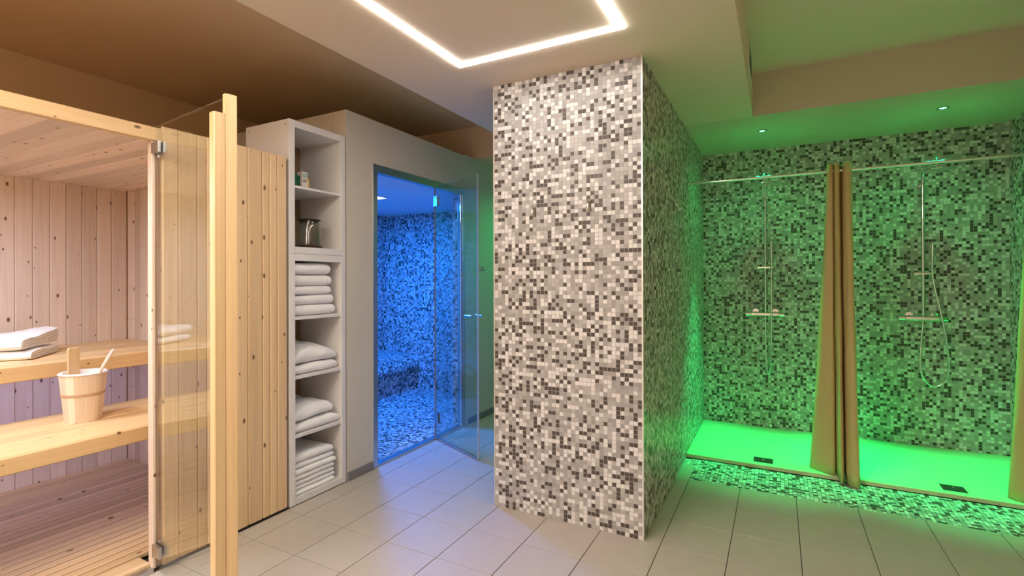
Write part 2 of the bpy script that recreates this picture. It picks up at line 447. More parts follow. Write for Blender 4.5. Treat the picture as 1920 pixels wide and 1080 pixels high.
# ------------------------------------------------------------------ steam cabin
OY0, OY1, OZ = 2.642, 3.802, 2.10      # opening
XI = XS-0.11; SXB, SYR, SZ = -4.298+0.25, 4.859, 2.085
SXB = -4.298
m = MB()
m.box((XI, 2.401, 0), (XS, OY0, 2.40)); m.box((XI, OY0, OZ), (XS, OY1, 2.40)); m.box((XI, OY1, 0), (XS, 5.2, 2.41))
ws = struct('wall_steam_front', m, MT['cream'], 'cream wall with the steam room doorway')
struct('wall_steam_side', MB().box((-4.12, 2.401, 0), (XI-0.001, 2.48, 2.40)), MT['cream'], 'cream side wall of the steam cabin')
struct('ceiling_steam', MB().box((SXB-0.05, 2.48, SZ), (XI, 5.0, SZ+0.08)).box((-4.12, 2.41, 2.30), (XI, 3.99, 2.398)), MT['steamceil'], 'ceiling of the steam cabin')
w1 = struct('wall_steam_back', MB().box((SXB-0.05, 2.48, 0), (SXB, 4.95, SZ)), MT['grout'], 'mosaic back wall of the steam room')
mosaic('mosaic_tiles', w1, (SXB, 2.48, 0), (0, 1, 0), (0, 0, 1), (1, 0, 0), SYR-2.48, SZ, seed=31)
w2 = struct('wall_steam_right', MB().box((SXB, SYR, 0), (XI, SYR+0.05, SZ)), MT['grout'], 'mosaic right wall of the steam room')
mosaic('mosaic_tiles', w2, (SXB, SYR, 0), (1, 0, 0), (0, 0, 1), (0, -1, 0), XI-SXB, SZ, seed=32)
w3 = struct('wall_steam_inner', MB().box((XI-0.012, OY1, 0), (XI-0.002, SYR, SZ)), MT['grout'])
mosaic('mosaic_tiles', w3, (XI-0.012, SYR, 0), (0, -1, 0), (0, 0, 1), (-1, 0, 0), SYR-OY1, SZ, seed=34)
mosaic('mosaic_tiles', w3, (XI-0.012, OY1-0.001, 0), (1, 0, 0), (0, 0, 1), (0, -1, 0), 0.075, OZ, seed=35)
fs = struct('floor_steam', MB().box((SXB, 2.48, -0.10), (XI, SYR, 0.0)).box((XI, OY0, -0.09), (XS-0.02, OY1, 0.0)), MT['grout'], 'mosaic floor of the steam room')
mosaic('mosaic_tiles', fs, (SXB, 2.48, 0), (1, 0, 0), (0, 1, 0), (0, 0, 1), XI-SXB, SYR-2.48, seed=33)
mosaic('mosaic_tiles', fs, (XI, OY0, 0), (1, 0, 0), (0, 1, 0), (0, 0, 1), 0.09, OY1-OY0, seed=36)
b = MB()
bb = [(-2.443, 2.401, 0.002), (-2.435, 2.645, 0.058)]
struct('baseboard_left', MB().box((XS, 2.401, 0.001), (XS+0.010, 2.636, 0.057)), MT['plinth'], bevel=0.002)
struct('baseboard_passage', MB().box((XS, 3.845, 0.001), (XS+0.010, 5.1, 0.057)), MT['plinth'], bevel=0.002)

# steam bench, tiled all over
sb = thing('steam_bench', 'mosaic tiled seat with a rounded front edge along the steam room wall', 'bench', (-4.05, 3.7, 0))
SXC = SXB+0.004
prof = [(-3.800, 0.0), (-3.800, 0.235), (-3.760, 0.255), (-3.757, 0.285), (-3.775, 0.335), (-3.815, 0.385), (-3.87, 0.412), (SXC, 0.43)]
v = []; f = []
for y in (2.485, SYR-0.003):
    v += [(x, y, z) for x, z in prof]+[(SXC, y, 0.0)]
k = len(prof)+1
for i in range(k): f.append((i, (i+1) % k, k+(i+1) % k, k+i))
f += [tuple(range(k-1, -1, -1)), tuple(range(k, 2*k))]
MB().add(v, f).build('bench_core', MT['grout'], sb)
L = [0]
for a, c in zip(prof, prof[1:]): L.append(L[-1]+math.dist(a, c))
PA = np.array(prof); LA = np.array(L)
def bcurve(a, c, d):
    x = np.interp(c, LA, PA[:, 0]); z = np.interp(c, LA, PA[:, 1])
    x2 = np.interp(c+0.002, LA, PA[:, 0]); z2 = np.interp(c+0.002, LA, PA[:, 1])
    x1 = np.interp(c-0.002, LA, PA[:, 0]); z1 = np.interp(c-0.002, LA, PA[:, 1])
    tx, tz = x2-x1, z2-z1; q = np.sqrt(tx*tx+tz*tz)+1e-9
    nx, nz = tz/q, -tx/q
    return np.stack([x+nx*(d+0.0006), 2.485+a, z+nz*(d+0.0006)], 1)
mosaic('mosaic_tiles', sb, (0, 0, 0), (0, 1, 0), (0, 0, 1), (1, 0, 0), SYR-2.49, L[-1], seed=37, curve=bcurve)

# ------------------------------------------------------------------ sauna shell
SY = 1.912; SX = -4.084; SZF = 0.028; SZC = 1.935; Y0S = -0.45
def boards_v(parent, plane, x, cuts, z0, z1, t, sgn, mat):
    """vertical boards; plane 'x': face at x, cuts along y"""
    for a, c in zip(cuts, cuts[1:]):
        mb = MB()
        if plane == 'x':
            lo = (x-t if sgn > 0 else x, a+0.0006, z0); hi = (x if sgn > 0 else x+t, c-0.0006, z1)
        else:
            lo = (a+0.0006, x if sgn < 0 else x-t, z0); hi = (c-0.0006, x+t if sgn < 0 else x, z1)
        mb.board(lo, hi, 'z', 0.0055)
        mb.build('board', mat, parent)
wsb = struct('wall_sauna_back', MB().box((SX-0.045, Y0S, 0), (SX-0.013, SY+0.02, 1.98)), MT['wz'], 'knotty pine back wall inside the sauna')
cuts = [1.902-0.0853*k for k in range(28)][::-1]
cuts[-1] = SY
boards_v(wsb, 'x', SX, cuts, 0.004, SZC, 0.013, 1, MT['iz'])
wsr = struct('wall_sauna_right', MB().box((SX-0.045, SY+0.013, 0.0), (XS-0.016, SY+0.036, 1.98)), MT['wz'], 'knotty pine side wall inside the sauna')
cuts = [SX+0.001]; 
while cuts[-1] < XS-0.11: cuts.append(cuts[-1]+0.0865)
cuts.append(XS-0.05)
boards_v(wsr, 'y', SY, cuts, 0.004, SZC, 0.013, -1, MT['iz'])
struct('wall_sauna_left', MB().box((SX-0.045, Y0S-0.04, 0.0), (XS, Y0S, 1.98)), MT['wz'])
# front wall, closed part right of the door
wsf = struct('wall_sauna_front', MB().box((XS-0.032, 1.29, 0.012), (XS-0.013, 1.946, 1.994)).box((XS-0.045, 1.935, 0.012), (XS-0.013, 1.948, 1.994)), MT['wz'], 'knotty pine front wall of the sauna beside the glass door')
fc = [1.286, 1.357, 1.444, 1.490, 1.55, 1.644, 1.708, 1.794, 1.839, 1.887, 1.950]
boards_v(wsf, 'x', XS, fc, 0.014, 1.997, 0.013, 1, MT['wz'])
MB().box((XS-0.012, 1.29, 0.0), (XS-0.004, 1.948, 0.013)).build('shadow_gap', MT['black'], wsf)
MB().board((XS-0.045, 1.2475, 0.012), (XS-0.010, 1.2615, 1.926), 'z', 0.002).build('door_post', MT['iz'], wsf)
MB().board((XS-0.045, 1.2620, 0.012), (XS-0.024, 1.2855, 1.926), 'z', 0.001).build('door_shade_strip', MT['fz'], wsf)
MB().board((XS-0.040, Y0S, 1.926), (XS-0.0005, 1.2855, 1.985), 'y', 0.002).build('lintel_beam', MT['cy'], wsf)
# fixed glass towards the camera, outside the frame
MB().box((XS-0.024, Y0S, 0.03), (XS-0.016, 0.615, 1.92)).build('fixed_glass', MT['glass'], wsf)
cs_ = struct('ceiling_sauna', MB().box((SX-0.045, Y0S-0.04, SZC+0.014), (XS-0.042, SY+0.036, 1.972)), MT['wx'], 'pine board ceiling of the sauna')
y = 0.8265-0.0835*15
yy = [y+0.0835*k for k in range(29)]; yy = [q for q in yy if q < SY-0.02]+[SY]
for a, c in zip(yy, yy[1:]):
    MB().board((SX+0.001, a+0.0006, SZC), (XS-0.042, c-0.0006, SZC+0.013), 'x', 0.0055).build('board', MT['ix'], cs_)
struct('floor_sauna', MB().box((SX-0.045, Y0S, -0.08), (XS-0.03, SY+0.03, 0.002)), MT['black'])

# duckboard
db = thing('duckboard', 'slatted pine duckboard covering the sauna floor', 'duckboard', (-3.2, 0.7, 0.002))
xx = SX+0.006; n = 25; pit_ = (XS-0.135-xx)/n
for i in range(n):
    MB().board((xx+i*pit_, Y0S+0.01, 0.013), (xx+(i+1)*pit_-0.013, SY-0.006, 0.034), 'y', 0.003).build('slat', MT['fy'], db)
MB().board((XS-0.133, Y0S+0.01, 0.010), (XS-0.034, 1.246, 0.036), 'y', 0.006).build('front_plank', MT['fy'], db)
for y in (-0.2, 0.45, 1.1, 1.75):
    MB().box((SX+0.01, y-0.02, 0.0025), (XS-0.14, y+0.02, 0.0125)).build('cross_batten', MT['wx'], db)
struct('trim_threshold', MB().box((XS-0.033, Y0S, 0.0005), (XS+0.002, 1.2465, 0.019)), MT['steel'], 'grey metal threshold strip of the sauna', bevel=0.001)

# benches
def bench(name, label, x0, x1, zt, nsl, fh):
    t = thing(name, label, 'bench', ((x0+x1)/2, 0.7, zt-fh))
    wdt = (x1-0.022-x0)/nsl
    for i in range(nsl):
        MB().board((x0+i*wdt, Y0S+0.012, zt-0.026), (x0+(i+1)*wdt-(0.006 if i < nsl-1 else 0.0), SY-0.004, zt), 'y', 0.004).build('slat', MT['cy'], t)
    MB().board((x1-0.021, Y0S+0.012, zt-fh), (x1, SY-0.004, zt-0.0035), 'y', 0.004).build('front_rail', MT['cy'], t)
    for y in (Y0S+0.10, 0.75, SY-0.12):
        MB().box((x0+0.005, y-0.02, zt-fh+0.006), (x1-0.022, y+0.02, zt-0.027)).build('support', MT['wx'], t)
    return t
bench('sauna_bench', 'upper pine bench along the back wall of the sauna', SX+0.001, -3.28, 0.884, 6, 0.081)
bench('sauna_bench', 'lower pine bench of the sauna with the wooden pail on it', -3.325, -2.689, 0.600, 6, 0.073)

# sauna lamp (out of frame, the light source that lights the cabin)
sl = thing('sauna_ceiling_lamp', 'small white lamp on the sauna ceiling', 'lamp', (-3.15, 0.55, 1.93))
MB().board((-3.34, 0.41, 1.90), (-2.96, 0.69, 1.934), 'z', 0.01).build('lamp_housing', MT['plastic'], sl)

# ------------------------------------------------------------------ glass door of the sauna (open)
d1 = thing('door_1', 'open frameless glass sauna door with full-height pine grip bars', None, (XS-0.005, 1.262, 0.0), kind='structure')
HX, HY = XS-0.010, 1.263
dd = Vector((0.9925, -0.122, 0)).normalized(); dn = Vector((0.122, 0.9925, 0)).normalized()
def obox(mb, s0, s1, n0, n1, z0, z1, ch=0.0):
    st = len(mb.v)
    mb.board((s0, n0, z0), (s1, n1, z1), 'z', ch) if ch else mb.box((s0, n0, z0), (s1, n1, z1))
    Mx = Matrix(((dd.x, dn.x, 0, HX), (dd.y, dn.y, 0, HY), (0, 0, 1, 0), (0, 0, 0, 1)))
    mb.xform(Mx, st); return mb
obox(MB(), 0.004, 0.617, -0.004, 0.004, 0.010, 1.988).build('glass_pane', MT['glass'], d1)
obox(obox(MB(), 0.602, 0.640, 0.0045, 0.040, 0.0, 2.003, 0.003), 0.619, 0.6395, -0.0042, 0.0050, 0.0, 2.002).build('grip_bar', MT['cz'], d1, label='pine grip bar on the far side of the glass')
obox(MB(), 0.602, 0.640, -0.046, -0.0045, 0.0, 1.925, 0.003).build('grip_bar', MT['cz'], d1, label='shorter pine grip bar on the near side of the glass')
for z0, z1 in ((1.865, 1.915), (0.075, 0.125)):
    mb = MB(); obox(mb, -0.004, 0.070, -0.017, -0.0045, z0, z1); obox(mb, -0.004, 0.070, 0.0045, 0.017, z0, z1)
    hg = mb.build('hinge', MT['steel'], d1, bevel=0.001)
    pm = MB(); zz = z0-0.014 if z0 > 1 else z1
    pm.tube([(XS+0.004, 1.270, zz), (XS+0.004, 1.270, zz+0.014)], 0.007, 12)
    pm.build('hinge_pin', MT['steel'], hg, smooth=True)
obox(MB(), 0.622, 0.630, 0.040, 0.042, 1.955, 1.963).build('bolt_head', MT['drain'], d1)

# ------------------------------------------------------------------ steam room glass door
d2 = thing('door_2', 'steam room glass front with a chrome frame and one open glass leaf', None, (XS, 3.2, 0.0), kind='structure')
fr = MB()
fw = 0.045
fr.box((XS-0.05, OY0, 0.0), (XS+0.004, OY0+fw, OZ)); fr.box((XS-0.05, OY1-fw+0.015, 0.0), (XS+0.004, OY1, OZ))
fr.box((XS-0.05, OY0+fw, OZ-0.055), (XS+0.004, OY1-fw+0.015, OZ))
fr.build('frame', MT['steel'], d2, bevel=0.0015)
MB().box((XS-0.05, OY0+fw, 0.0), (XS+0.004, OY1-0.03, 0.016)).build('threshold', MT['steel'], d2, bevel=0.0015)
MB().tube([(XS-0.012, OY1-0.042, 0.016), (XS-0.012, OY1-0.042, OZ-0.056)], 0.008, 12).build('frame_profile', MT['chrome'], d2, smooth=True)
MB().box((XS-0.020, 3.388, 0.017), (XS-0.012, OY1-0.032, OZ-0.056)).build('fixed_pane', MT['bglass'], d2)
MB().box((XS-0.022, 3.380, 0.017), (XS-0.010, 3.387, OZ-0.056)).build('pane_seal', MT['plinth'], d2)
HX2, HY2 = XS-0.006, 3.378
e2 = Vector((-1.893-HX2, 3.118-HY2, 0)); lw = e2.length; e2.normalize(); n2 = Vector((-e2.y, e2.x, 0))
def obox2(s0, s1, n0, n1, z0, z1, mb=None):
    mb = mb or MB(); st = len(mb.v); mb.box((s0, n0, z0), (s1, n1, z1))
    mb.xform(Matrix(((e2.x, n2.x, 0, HX2), (e2.y, n2.y, 0, HY2), (0, 0, 1, 0), (0, 0, 0, 1))), st); return mb
leaf = obox2(0.006, lw, -0.004, 0.004, 0.018, 2.055).build('door_leaf', MT['bglass'], d2)
obox2(lw, lw+0.006, -0.0055, 0.0055, 0.012, 2.057).build('edge_seal', MT['trim'], leaf)
obox2(0.006, lw, -0.007, 0.007, 0.006, 0.020).build('bottom_rail', MT['steel'], leaf)
for z in (1.895, 0.135):
    mb = obox2(-0.012, 0.045, -0.012, -0.0045, z, z+0.085); obox2(-0.012, 0.045, 0.0045, 0.012, z, z+0.085, mb)
    mb.build('hinge', MT['steel'], leaf, bevel=0.001)
hb = MB(); c0 = Vector((HX2, HY2, 0))+e2*(lw-0.09); c0.z = 1.035
for s in (-1, 1):
    hb.tube([c0+n2*s*0.0045, c0+n2*s*0.045], 0.007, 12)
    hb.tube([c0+n2*s*0.045-e2*0.012, c0+n2*s*0.045+e2*0.075], 0.009, 12)
hb.build('handle', MT['chrome'], leaf, smooth=True)
# small catch plate on the wall
ct = thing('door_catch', 'small metal catch plate on the green-lit wall beside the steam door', 'catch', (XS+0.002, 4.10, 1.42))
MB().box((XS+0.0005, 4.055, 1.388), (XS+0.007, 4.150, 1.425)).build('plate', MT['steel'], ct, bevel=0.002)
MB().tube([(XS+0.0075, 4.125, 1.407), (XS+0.022, 4.125, 1.407)], 0.011, 12).build('knob', MT['chrome'], ct, smooth=True)
# steam ceiling light panel
sp_ = thing('steam_ceiling_light', 'glowing white square panel on the steam room ceiling', 'ceiling light', (-3.43, 3.57, SZ-0.01))
mb = MB(); ring(mb, -3.59, -3.27, 3.41, 3.73, -3.605, -3.255, 3.395, 3.745, SZ-0.012, SZ-0.0005); mb.build('light_frame', MT['plastic'], sp_)
MB().box((-3.589, 3.411, SZ-0.009), (-3.271, 3.729, SZ-0.003)).build('diffuser', MT['bled'], sp_)

# ------------------------------------------------------------------ white shelf units
UX = XS; UD = 0.385; UY0, UY1 = 1.965, 2.391
def unit(name, label, z0, z1, shelves, st=0.0385, sth=0.014, top=0.040, bot=0.04):
    t = thing(name, label, 'shelf', (UX-UD/2, (UY0+UY1)/2, z0))
    MB().board((UX-UD, UY0, z0), (UX, UY0+st, z1), 'z', 0.0012).build('side_panel', MT['white'], t)
    MB().board((UX-UD, UY1-st+0.004, z0), (UX, UY1, z1), 'z', 0.0012).build('side_panel', MT['white'], t)
    a, c = UY0+st+0.0003, UY1-st+0.0037
    MB().board((UX-UD, a, z1-top), (UX-0.0005, c, z1), 'y', 0.001).build('top_panel', MT['white'], t)
    MB().board((UX-UD, a, z0), (UX-0.0005, c, z0+bot), 'y', 0.001).build('bottom_panel', MT['white'], t)
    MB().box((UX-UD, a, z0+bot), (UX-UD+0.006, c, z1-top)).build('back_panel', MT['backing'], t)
    for z in shelves:
        MB().board((UX-UD+0.0065, a, z-sth), (UX-0.006, c, z), 'y', 0.001).build('shelf_board', MT['white'], t)
    for x in (UX-0.03, UX-UD+0.03):
        for z in (z0+0.03, z1-0.03):
            mb = MB(); mb.tube([(x, UY0-0.0008, z), (x, UY0+0.0005, z)], 0.004, 10); mb.build('screw_cap', MT['drain'], t)
    hm = MB()
    for z in ([z1-top-0.04, z1-top-0.075]+[q for s_ in shelves for q in (s_-0.03, s_-0.065)]):
        hm.tube([(UX-0.035, c-0.0006, z), (UX-0.035, c+0.0004, z)], 0.0028, 8)
    hm.build('peg_holes', MT['greyp'], t, kind='stuff')
    return t
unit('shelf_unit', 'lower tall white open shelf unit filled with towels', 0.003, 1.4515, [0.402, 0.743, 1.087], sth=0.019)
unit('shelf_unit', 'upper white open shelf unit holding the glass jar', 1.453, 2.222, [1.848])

# ------------------------------------------------------------------ towels
def ribbon(path, t):
    """closed outline of a strip of thickness t along a 2D path"""
    pts = [Vector((p[0], p[1])) for p in path]; L_, R_ = [], []
    for i, p in enumerate(pts):
        d = (pts[min(i+1, len(pts)-1)]-pts[max(i-1, 0)]).normalized(); nn = Vector((-d.y, d.x))
        L_.append(p+nn*t/2); R_.append(p-nn*t/2)
    e = (pts[-1]-pts[-2]).normalized()*t*0.35; s0 = (pts[0]-pts[1]).normalized()*t*0.35
    return L_+[pts[-1]+e]+R_[::-1]+[pts[0]+s0]
def towel(name, label, group, x, y, z, w, d, h, seed, rz=0.0, amp=0.004, sag=0.0, tilt=0.0, layers=2, cat='towel', lift=0.0, clip=True):
    """towel folded with its round fold towards +x; x is the fold edge, y the centre, z the underside"""
    n_w = 18; t = h/(2*layers)
    mb = MB(); rnd = random.Random(seed)
    outs = []
    for k in range(layers):
        r = (k+0.5)*t
        xc = -layers*t
        p = [(-d+rnd.uniform(0, 0.012), h/2-r)]+[(-d+(xc+d)*q/6, h/2-r) for q in range(1, 6)]
        p += [(xc+r*math.sin(a), h/2-r*math.cos(a)) for a in [PI*q/10 for q in range(11)]]
        p += [(xc-(xc+d)*q/6, h/2+r) for q in range(1, 6)]+[(-d+rnd.uniform(0, 0.012), h/2+r)]
        outs.append(ribbon(p, t*(0.90 if clip else 0.80)))
    w0 = w
    for oi_, o_ in enumerate(outs):
        w = w0*(1+rnd.uniform(-0.05, 0.03)*(0.3 if clip else 1.0))
        mlen = len(o_); v = []; f = []
        for i in range(n_w+1):
            s = i/n_w; yy_ = (s-0.5)*w
            edge = min(s, 1-s)*2
            sq = 1-0.16*(1-min(1, edge*5))**2
            for p in o_:
                px, pz = p.x, p.y
                nz = noise.noise(Vector((px*9+seed*3.1, yy_*11, seed*1.7)))*amp*2
                nx = noise.noise(Vector((pz*20+seed+oi_*3, yy_*9, 5+seed)))*amp*1.2
                nz += noise.noise(Vector((px*34+seed, yy_*30, seed*2.3)))*amp*0.55
                zz_ = h/2+(pz-h/2)*sq
                zz_ = zz_+nz*(zz_/h)+sag*(zz_/h)*(-(2*s-1)**2)+tilt*(s-0.5)+lift*max(0, s-0.25)*max(0, -px/d)**1.3*(zz_/h)
                v.append((px+nx, yy_, min(h if clip else 9, max(0.0006, zz_))))
        for i in range(n_w):
            for k in range(mlen):
                j = (k+1) % mlen; f.append((i*mlen+k, i*mlen+j, (i+1)*mlen+j, (i+1)*mlen+k))
        f.append(tuple(range(mlen-1, -1, -1))); f.append(tuple(range(n_w*mlen, (n_w+1)*mlen)))
        mb.add(v, f)
    c_, s_ = math.cos(rz), math.sin(rz)
    mb.v = [(x+p[0]*c_-p[1]*s_, y+p[0]*s_+p[1]*c_, z+p[2]) for p in mb.v]
    o = mb.build(name, MT['towel'], smooth=True)
    # origin at the base
    off = Vector((x-d/2, y, z)); o.data.transform(Matrix.Translation(-off)); o.location = off
    return tag(o, label, cat, group)
YC = (UY0+UY1)/2
ordn = ['bottom', 'fourth from the top', 'middle', 'second from the top', 'topmost']
z = 1.0875
for i, (hh, dy, wd) in enumerate([(0.063, 0.012, 0.30), (0.060, 0.010, 0.295), (0.051, -0.006, 0.275), (0.067, 0.0, 0.285), (0.071, -0.008, 0.272)]):
    towel('towel', f"{ordn[i]} of five rolled-edge towels in the lower unit's top bay", 'rolled-edge towels in the stack of five', UX-0.018-0.006*(i % 2), YC-0.022+dy, z, wd, 0.27, hh, 10+i, amp=0.002, layers=2)
    z += hh+0.0008
z = 0.7435
for i, (hh, dy, wd, nm) in enumerate([(0.058, 0.0, 0.325, 'lower'), (0.110, -0.004, 0.325, 'upper')]):
    towel('towel', f'{nm} of two puffy folded towels on the shelf below the five rolled towels', 'puffy folded towels', UX-0.014, YC-0.004+dy, z, wd, 0.30, hh, 30+i, amp=0.012 if i else 0.006, sag=0.045 if i else 0.012, layers=2)
    z += hh+0.0005
z = 0.4025
for i, (hh, dy, wd, nm) in enumerate([(0.062, 0.003, 0.335, 'lower'), (0.095, -0.022, 0.29, 'upper')]):
    towel('towel', f'{nm} of two loosely folded towels on the second shelf from the floor', 'loosely folded towels', UX-0.012-0.01*i, YC+dy, z, wd, 0.30, hh, 40+i, amp=0.011 if i else 0.006, sag=0.03 if i else 0.01, tilt=0.012 if i else 0.0, layers=2)
    z += hh+0.0005
z = 0.0435
nms = ['lowest', 'sixth from the top', 'fifth from the top', 'fourth from the top', 'third from the top', 'second from the top', 'top']
for i in range(7):
    hh = [0.024, 0.029, 0.031, 0.029, 0.033, 0.033, 0.048][i]
    towel('towel', f'{nms[i]} towel of the flat pile in the bay nearest the floor', 'thin flat towels in the pile of seven', UX-0.008-0.005*((i*3) % 4), YC-0.022+0.004*((i*5) % 3), z, 0.29+0.006*((i*2) % 3), 0.31, hh, 50+i, amp=0.003, layers=2 if i < 6 else 2, sag=0.01 if i == 6 else 0.0)
    z += hh+0.0006
# two on the upper sauna bench
towel('towel', 'lower folded white towel on the upper sauna bench', 'towels on the sauna bench', -3.590, 0.955, 0.8845, 0.50, 0.35, 0.050, 71, rz=math.radians(-38), amp=0.005, sag=0.0, layers=2, clip=False)
towel('towel', 'upper folded white towel on the sauna bench with its layered end lifting', 'towels on the sauna bench', -3.600, 0.930, 0.9370, 0.50, 0.43, 0.056, 72, rz=math.radians(-40), amp=0.007, sag=0.0, layers=3, lift=0.05, clip=False)

# ------------------------------------------------------------------ things on the upper shelf unit
jr = thing('glass_jar', 'smoky glass jar with a dark lid and brown base on the upper shelf', 'jar', (UX-0.100, 2.188, 1.4935))
jc = (UX-0.100, 2.188, 1.4935)
MB().lathe(jc, [(0.0, 0.001), (0.090, 0.001), (0.094, 0.006), (0.093, 0.020), (0.089, 0.040), (0.083, 0.09), (0.078, 0.13), (0.072, 0.160), (0.070, 0.168),
                (0.067, 0.168), (0.069, 0.158), (0.075, 0.13), (0.080, 0.09), (0.085, 0.042), (0.087, 0.022), (0.0, 0.020)], 40, sx=0.86, sy=0.86).build('jar_body', MT['jar'], jr, smooth=True)
MB().lathe(jc, [(0.0, 0.0015), (0.092, 0.0015), (0.096, 0.005), (0.096, 0.014), (0.0925, 0.0165), (0.0, 0.0165)], 40, sx=0.86, sy=0.86).build('jar_base', MT['jarbrown'], jr, smooth=True)
MB().lathe(jc, [(0.0, 0.160), (0.064, 0.160), (0.064, 0.1685), (0.079, 0.170), (0.080, 0.177), (0.076, 0.180), (0.0, 0.181)], 40, sx=0.86, sy=0.86).build('jar_lid', MT['jarlid'], jr, smooth=True)
def carton(name, label, x0, x1, y0, y1, z0, z1, mat, prints):
    t = thing(name, label, 'box', ((x0+x1)/2, (y0+y1)/2, z0))
    MB().board((x0, y0, z0), (x1, y1, z1), 'z', 0.0012).build('carton', mat, t)
    for nm, lo, hi, mt in prints: MB().box(lo, hi).build(nm, mt, t)
    return t
zb = 1.8485
carton('small_box', 'white cardboard box standing between the green carton and the yellow box', -2.530, -2.489, 2.090, 2.131, zb, zb+0.098, MT['card'],
       [('green_print', (-2.527, 2.0892, zb+0.004), (-2.506, 2.0900, zb+0.076), MT['green']),
        ('pale_print', (-2.4890, 2.095, zb+0.064), (-2.4884, 2.126, zb+0.088), MT['palegreen']),
        ('grey_print', (-2.4890, 2.097, zb+0.036), (-2.4884, 2.122, zb+0.052), MT['greyp'])])
carton('small_box', 'dark green carton left of the white box on the upper shelf', -2.590, -2.534, 2.078, 2.125, zb, zb+0.086, MT['green'],
       [('pale_print', (-2.560, 2.0774, zb+0.010), (-2.546, 2.0780, zb+0.045), MT['palegreen']),
        ('pale_print', (-2.556, 2.0774, zb+0.052), (-2.546, 2.0780, zb+0.066), MT['palegreen'])])
carton('small_box', 'narrow yellow box right of the white box on the upper shelf', -2.545, -2.500, 2.1325, 2.154, zb, zb+0.066, MT['yellow'],
       [('orange_print', (-2.5000, 2.136, zb+0.014), (-2.4994, 2.150, zb+0.05), MT['cz'])])

# ------------------------------------------------------------------ pail and ladle
bc = (-3.073, 1.241, 0.6006)
bk = thing('sauna_pail', 'pale wooden sauna pail with a white plastic liner on the lower bench', 'pail', bc)
H_ = 0.232; RB, RT_ = 0.0737, 0.0955
for k in range(16):      # staves
    a0 = 2*PI*k/16; a1 = 2*PI*(k+1)/16-0.002
    v = []; 
    zt = H_
    for zz_, ro in ((0.0, RB), (H_, RT_)):
        for a in (a0, (a0+a1)/2, a1):
            for rr_ in (ro, ro-0.012): v.append((bc[0]+rr_*math.cos(a), bc[1]+rr_*math.sin(a), bc[2]+zz_))
    f = [(0, 2, 8, 6), (2, 4, 10, 8), (1, 7, 9, 3), (3, 9, 11, 5), (0, 6, 7, 1), (4, 5, 11, 10), (6, 8, 9, 7), (8, 10, 11, 9), (0, 1, 3, 2), (2, 3, 5, 4)]
    MB().add(v, f).build('stave', MT['bucket'], bk)
MB().lathe(bc, [(0.0, 0.006), (RB-0.013, 0.006), (RB-0.013, 0.014), (0.0, 0.014)], 32).build('bottom', MT['bucket'], bk)
def rad(zz_): return RB+(RT_-RB)*zz_/H_
MB().lathe(bc, [(rad(0.128)+0.0005, 0.128), (rad(0.128)+0.0025, 0.129), (rad(0.142)+0.0025, 0.141), (rad(0.142)+0.0005, 0.142)], 48).build('hoop', MT['hoop'], bk, smooth=True)
MB().lathe(bc, [(RT_-0.026, 0.14), (RT_-0.0140, H_+0.001), (RT_+0.003, H_+0.001), (RT_+0.005, H_+0.006), (RT_-0.002, H_+0.011), (RT_-0.012, H_+0.009), (RT_-0.017, H_-0.01), (0.072, 0.10), (0.062, 0.03), (0.0, 0.028), (0.0, 0.032), (0.060, 0.034)], 48).build('liner', MT['plastic'], bk, smooth=True)
# grip stave on the left-rear side
ga = Vector((-0.985, -0.174, 0)).normalized()
g0 = Vector(bc)+ga*(RT_-0.030); gt = Vector((-ga.y, ga.x, 0))
v = []
for zz_, hw in ((H_-0.05, 0.026), (H_+0.118, 0.027), (H_+0.128, 0.022)):
    for s in (-1, 1):
        for q in (0, 0.013): v.append(g0+gt*hw*s+ga*q+Vector((0, 0, zz_)))
f = [(0, 1, 3, 2)]+[(4*i+a, 4*i+b_, 4*i+4+b_, 4*i+4+a) for i in range(2) for a, b_ in ((0, 2), (2, 3), (3, 1), (1, 0))]+[(8, 10, 11, 9)]
MB().add(v, f).build('grip', MT['cz'], bk, bevel=0.003)
ld = thing('ladle', 'slim pale ladle leaning out of the sauna pail', 'ladle', (bc[0]+0.02, bc[1]+0.02, bc[2]+0.04))
a = Vector((bc[0]-0.01, bc[1]-0.015, bc[2]+0.07)); e = Vector((bc[0]+0.159, bc[1]+0.062, bc[2]+0.356))
pts = [a.lerp(e, q/8) for q in range(9)]
MB().tube(pts, [0.005, 0.005, 0.0055, 0.006, 0.0065, 0.007, 0.0085, 0.0095, 0.006], 12).build('handle', MT['ladle'], ld, smooth=True)
MB().lathe((a.x, a.y, a.z-0.02), [(0.0, 0.0), (0.02, 0.002), (0.03, 0.014), (0.033, 0.032), (0.031, 0.032), (0.028, 0.015), (0.0, 0.004)], 24).build('bowl', MT['ladle'], ld, smooth=True)

# ------------------------------------------------------------------ hooks
def hook(label, loc, rot):
    t = thing('towel_hook', label, 'hook', loc)
    mb = MB().board((-0.010, -0.006, -0.026), (0.010, -0.0015, 0.026), 'z', 0.0015)
    mb.v = [(p[0]+loc[0], p[1]+loc[1], p[2]+loc[2]) for p in mb.v]; mb.build('back_plate', MT['bronze'], t)
    pts = [(0, -0.006, 0.012), (0, -0.022, 0.008), (0, -0.030, -0.006), (0, -0.034, -0.020), (0, -0.046, -0.024), (0, -0.052, -0.010)]
    mb = MB().tube([(p[0]+loc[0], p[1]+loc[1], p[2]+loc[2]) for p in pts], 0.005, 10)
    mb.build('prong', MT['chrome'], t, smooth=True)
    mb = MB().tube([(loc[0], loc[1]-0.006, loc[2]+0.020), (loc[0], loc[1]-0.032, loc[2]+0.026)], [0.004, 0.006], 10)
    mb.build('upper_peg', MT['chrome'], t, smooth=True)
    t.rotation_euler = (0, 0, rot)
hook('small chrome hook on the mosaic pillar front, the one farther from its shower corner', (-1.180, PY, 1.672), 0)
